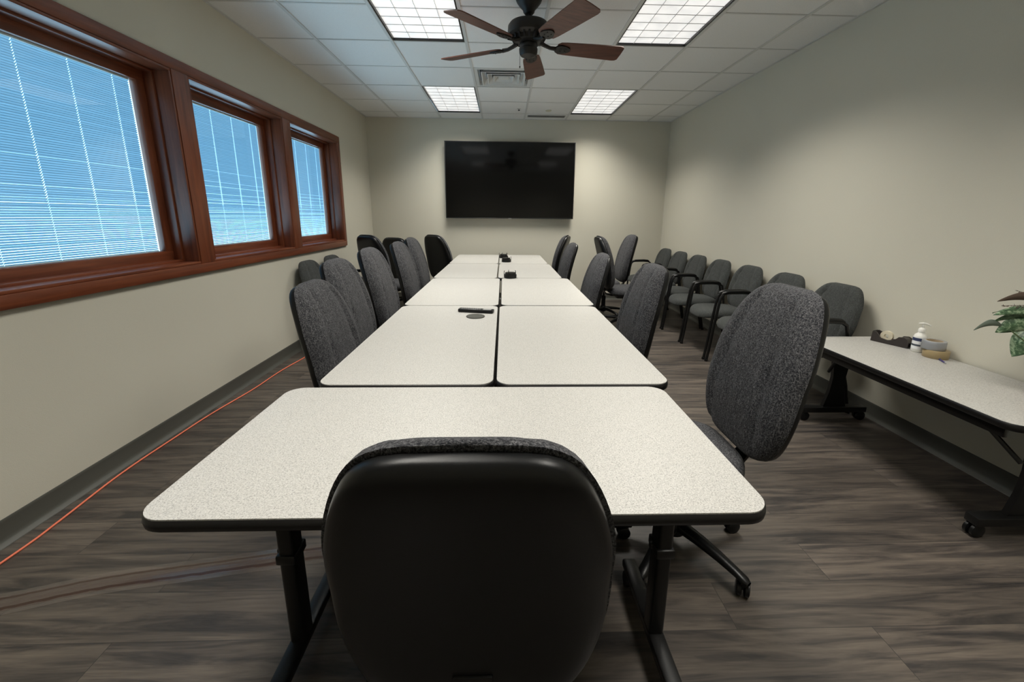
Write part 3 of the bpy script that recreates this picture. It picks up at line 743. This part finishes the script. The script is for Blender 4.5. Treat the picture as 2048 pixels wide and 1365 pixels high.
def roll_of_tape(name, label, r0, r1, h_, mo, loc):
    t = thing(name, label, 'tape roll', loc)
    MB().lathe([(r0+.003,0),(r1-.001,0),(r1,.001),(r1,h_-.001),(r1-.001,h_),(r0+.003,h_),(r0+.003,0)], 40).build('tape', mo, t, smooth=50)
    MB().lathe([(r0,.0005),(r0+.003,.0005),(r0+.003,h_-.0005),(r0,h_-.0005),(r0,.0005)], 40).build('core', M_card, t, smooth=50)
    return t
roll_of_tape('packing_tape', 'tan packing tape roll lying flat under the silver roll', .034, .056, .044, M_tan, (2.420, 2.166, ZS))
roll_of_tape('duct_tape', 'silver duct tape roll stacked on the tan packing tape', .034, .052, .048, M_duct, (2.412, 2.180, ZS+.0443))
pn = thing('pen', 'dark blue pen lying in front of the tan tape roll', 'pen', (2.372, 2.075, ZS+.0045), R(-118))
MB().tube([(-.035,0,0),(.02,0,0)], .004, 8).build('barrel', M_pen, pn)
MB().tube([(.02,0,0),(.028,0,0),(.034,0,0)], [.004,.0030,.0012], 8).build('tip', M_silver, pn)
MB().tube([(-.07,0,0),(-.034,0,0)], .0046, 8).build('cap', M_navy, pn)

# potted plant at the near end of the side table
pc = Vector((2.345, 1.60, ZS))
pl = thing('potted_plant', 'variegated leafy potted plant on the near end of the side table, cut by the frame', 'plant', pc)
MB().lathe([(0,0),(.055,0),(.060,.004),(.078,.105),(.084,.106),(.085,.130),(.078,.130),(.073,.110),(.0,.110)], 32).build('pot', M_pot, pl, smooth=40)
MB().lathe([(0,.118),(.074,.116)], 24).build('soil', M_soil, pl)
def leaf(base, tip, wid, droop, m_, name='leaf', rollv=0.2, face=False):
    base = Vector(base)-pc; tip = Vector(tip)-pc; d = tip-base; L = d.length
    side = d.cross(Vector((0,0,1))); side = side.normalized() if side.length > 1e-3 else Vector((1,0,0))
    if face: side = d.cross(Vector((.80,.58,-.16))).normalized()
    nrm = side.cross(d).normalized(); side = (side*math.cos(rollv)+nrm*math.sin(rollv)).normalized(); nrm = side.cross(d).normalized()
    rows = []; n_ = 14
    for i in range(n_+1):
        s = i/n_; c_ = base+d*s+Vector((0,0,1))*droop*math.sin(PI*s)*L
        w_ = wid/2*(math.sin(PI*min(1, s**.75)))**.8 if 0 < s < 1 else .0006
        rows.append([c_+side*w_*k+nrm*(-.35*w_*(1-abs(k))+.04*wid*math.sin(9*s+k)) for k in (-1,-.66,-.33,0,.33,.66,1)])
    m = MB(); m.surf(rows); o = m.build(name, m_, pl, smooth=60)
    sol = o.modifiers.new('thick', 'SOLIDIFY'); sol.thickness = .0008
    return o
ctr = Vector((2.33, 1.62, .80))
def stem(p, q, r_=.0035, m_=None):
    p = Vector(p)-pc; q = Vector(q)-pc; mid = (p+q)/2+Vector((0,0,.03)); MB().tube([p, p*.3+mid*.7+Vector((0,0,.0)), q*.7+mid*.3, q], [r_, r_, r_*.8, r_*.6], 6).build('stem', m_ or M_stem, pl)
root_ = (2.345, 1.60, ZS+.115)
LV = [((2.165,1.70,.868), (2.026,1.685,.850), .028, .16, M_leafgrey, .3, 1),
      ((2.285,1.67,.905), (2.145,1.70,.836), .085, .10, M_leaf, .25, 1),
      ((2.290,1.66,.862), (2.236,1.69,.728), .100, .05, M_leaf, -.2, 1),
      ((2.275,1.68,.905), (2.118,1.70,.882), .034, .14, M_leaf, .3, 1),
      ((2.290,1.67,.925), (2.100,1.69,.916), .042, .10, M_leaf, -.3, 1),
      ((2.275,1.66,.985), (2.090,1.68,.978), .036, .12, M_leafbrown, .2, 1),
      ((2.33,1.60,.90), (2.27,1.50,.80), .10, .12, M_leaf, .3), ((2.36,1.62,.93), (2.44,1.52,.86), .10, .15, M_leaf, .3),
      ((2.35,1.66,.92), (2.40,1.78,.86), .10, .15, M_leaf, -.3), ((2.30,1.66,.93), (2.23,1.80,.90), .075, .15, M_leaf, .1),
      ((2.33,1.60,.98), (2.25,1.53,1.03), .06, .10, M_leaf, .3), ((2.37,1.63,1.0), (2.43,1.66,1.10), .07, .05, M_leaf, .3)]
for b_, t__, w_, dr, mm, rv, *fc in LV:
    leaf(b_, t__, w_, dr, mm, rollv=rv, face=bool(fc)); stem(root_, b_)
# dry feathery sprigs
for p, q in (((2.28,1.66,.955), (2.112,1.68,.960)), ((2.29,1.66,.975), (2.160,1.68,1.026))):
    m = MB(); p = Vector(p)-pc; q = Vector(q)-pc; m.tube([p, (p+q)/2+Vector((0,0,.006)), q], [.0016,.0013,.0006], 5)
    for i in range(22):
        s = i/22; c_ = p.lerp(q, s); a = rnd.uniform(0, 2*PI); l_ = rnd.uniform(.008,.02)
        e_ = c_+Vector((-.6*l_, l_*.6*math.cos(a), l_*math.sin(a))); m.tube([c_, e_], [.0016,.0005], 4)
    m.build('sprig', M_leafbrown, pl); stem(root_, Vector(p)+pc, .002)

# ------------------------------------------------------------------ floor cord and floor tape
pts = [(-1.905,.55),(-1.912,1.396),(-1.927,1.633),(-1.958,2.012),(-1.962,2.304),(-1.936,2.758),(-1.903,3.131),(-1.890,3.52),(-1.850,3.90),(-1.845,4.6),(-1.86,5.3),(-1.90,6.2),(-1.80,6.62)]
def crom(P_, n=8):
    out = []
    for i in range(len(P_)-1):
        p0, p1, p2, p3 = [Vector(P_[max(0, min(len(P_)-1, j))]) for j in (i-1, i, i+1, i+2)]
        for k in range(n):
            t = k/n; out.append(.5*((2*p1)+(p2-p0)*t+(2*p0-5*p1+4*p2-p3)*t*t+(3*p1-p0-3*p2+p3)*t**3))
    out.append(Vector(P_[-1])); return out
path = crom([(x, y, .0045) for x, y in pts])
path = [Vector((p.x+.004*math.sin(p.y*9), p.y, p.z)) for p in path]
tag(MB().tube(path, .0045, 8).build('extension_cord', M_orange, smooth=60), 'orange extension cord running along the left wall on the floor', 'cord')
ft = thing('taped_cord_cover', 'brown cord cover stuck to the floor under glossy clear tape at lower left', 'cord cover', (-1.2, 1.34, 0))
pa = [(-1.865,1.20),(-1.72,1.222),(-1.455,1.300),(-1.14,1.358),(-.725,1.428),(-.35,1.475),(.1,1.52)]
pp = crom([(x, y, 0) for x, y in pa], 10); o0 = Vector((-1.2,1.34,0))
def ribbon(m, wid, prof):
    rows = []
    for i, p in enumerate(pp):
        t = (pp[min(i+1, len(pp)-1)]-pp[max(i-1, 0)]).normalized(); n_ = Vector((-t.y, t.x, 0))
        rows.append([p-o0+n_*wid*u+Vector((0,0,z)) for u, z in prof])
    m.surf(rows); return m
ribbon(MB(), .034, [(-1,.0006),(-.7,.0035),(0,.0045),(.7,.0035),(1,.0006)]).build('cord_cover', M_strip, ft, smooth=60)
m = MB(); rows = []
for i, p in enumerate(pp):
    t = (pp[min(i+1, len(pp)-1)]-pp[max(i-1, 0)]).normalized(); n_ = Vector((-t.y, t.x, 0)); rows.append([p-o0+n_*.052*u+Vector((0,0,z+.0009*abs(math.sin(i*1.9+u*5)))) for u, z in [(-1,.0008),(-.7,.0010),(-.42,.0018),(-.25,.0054),(0,.0058),(.25,.0054),(.42,.0018),(.7,.0010),(1,.0008)]])
m.surf(rows).build('clear_tape', M_tape, ft, smooth=60)
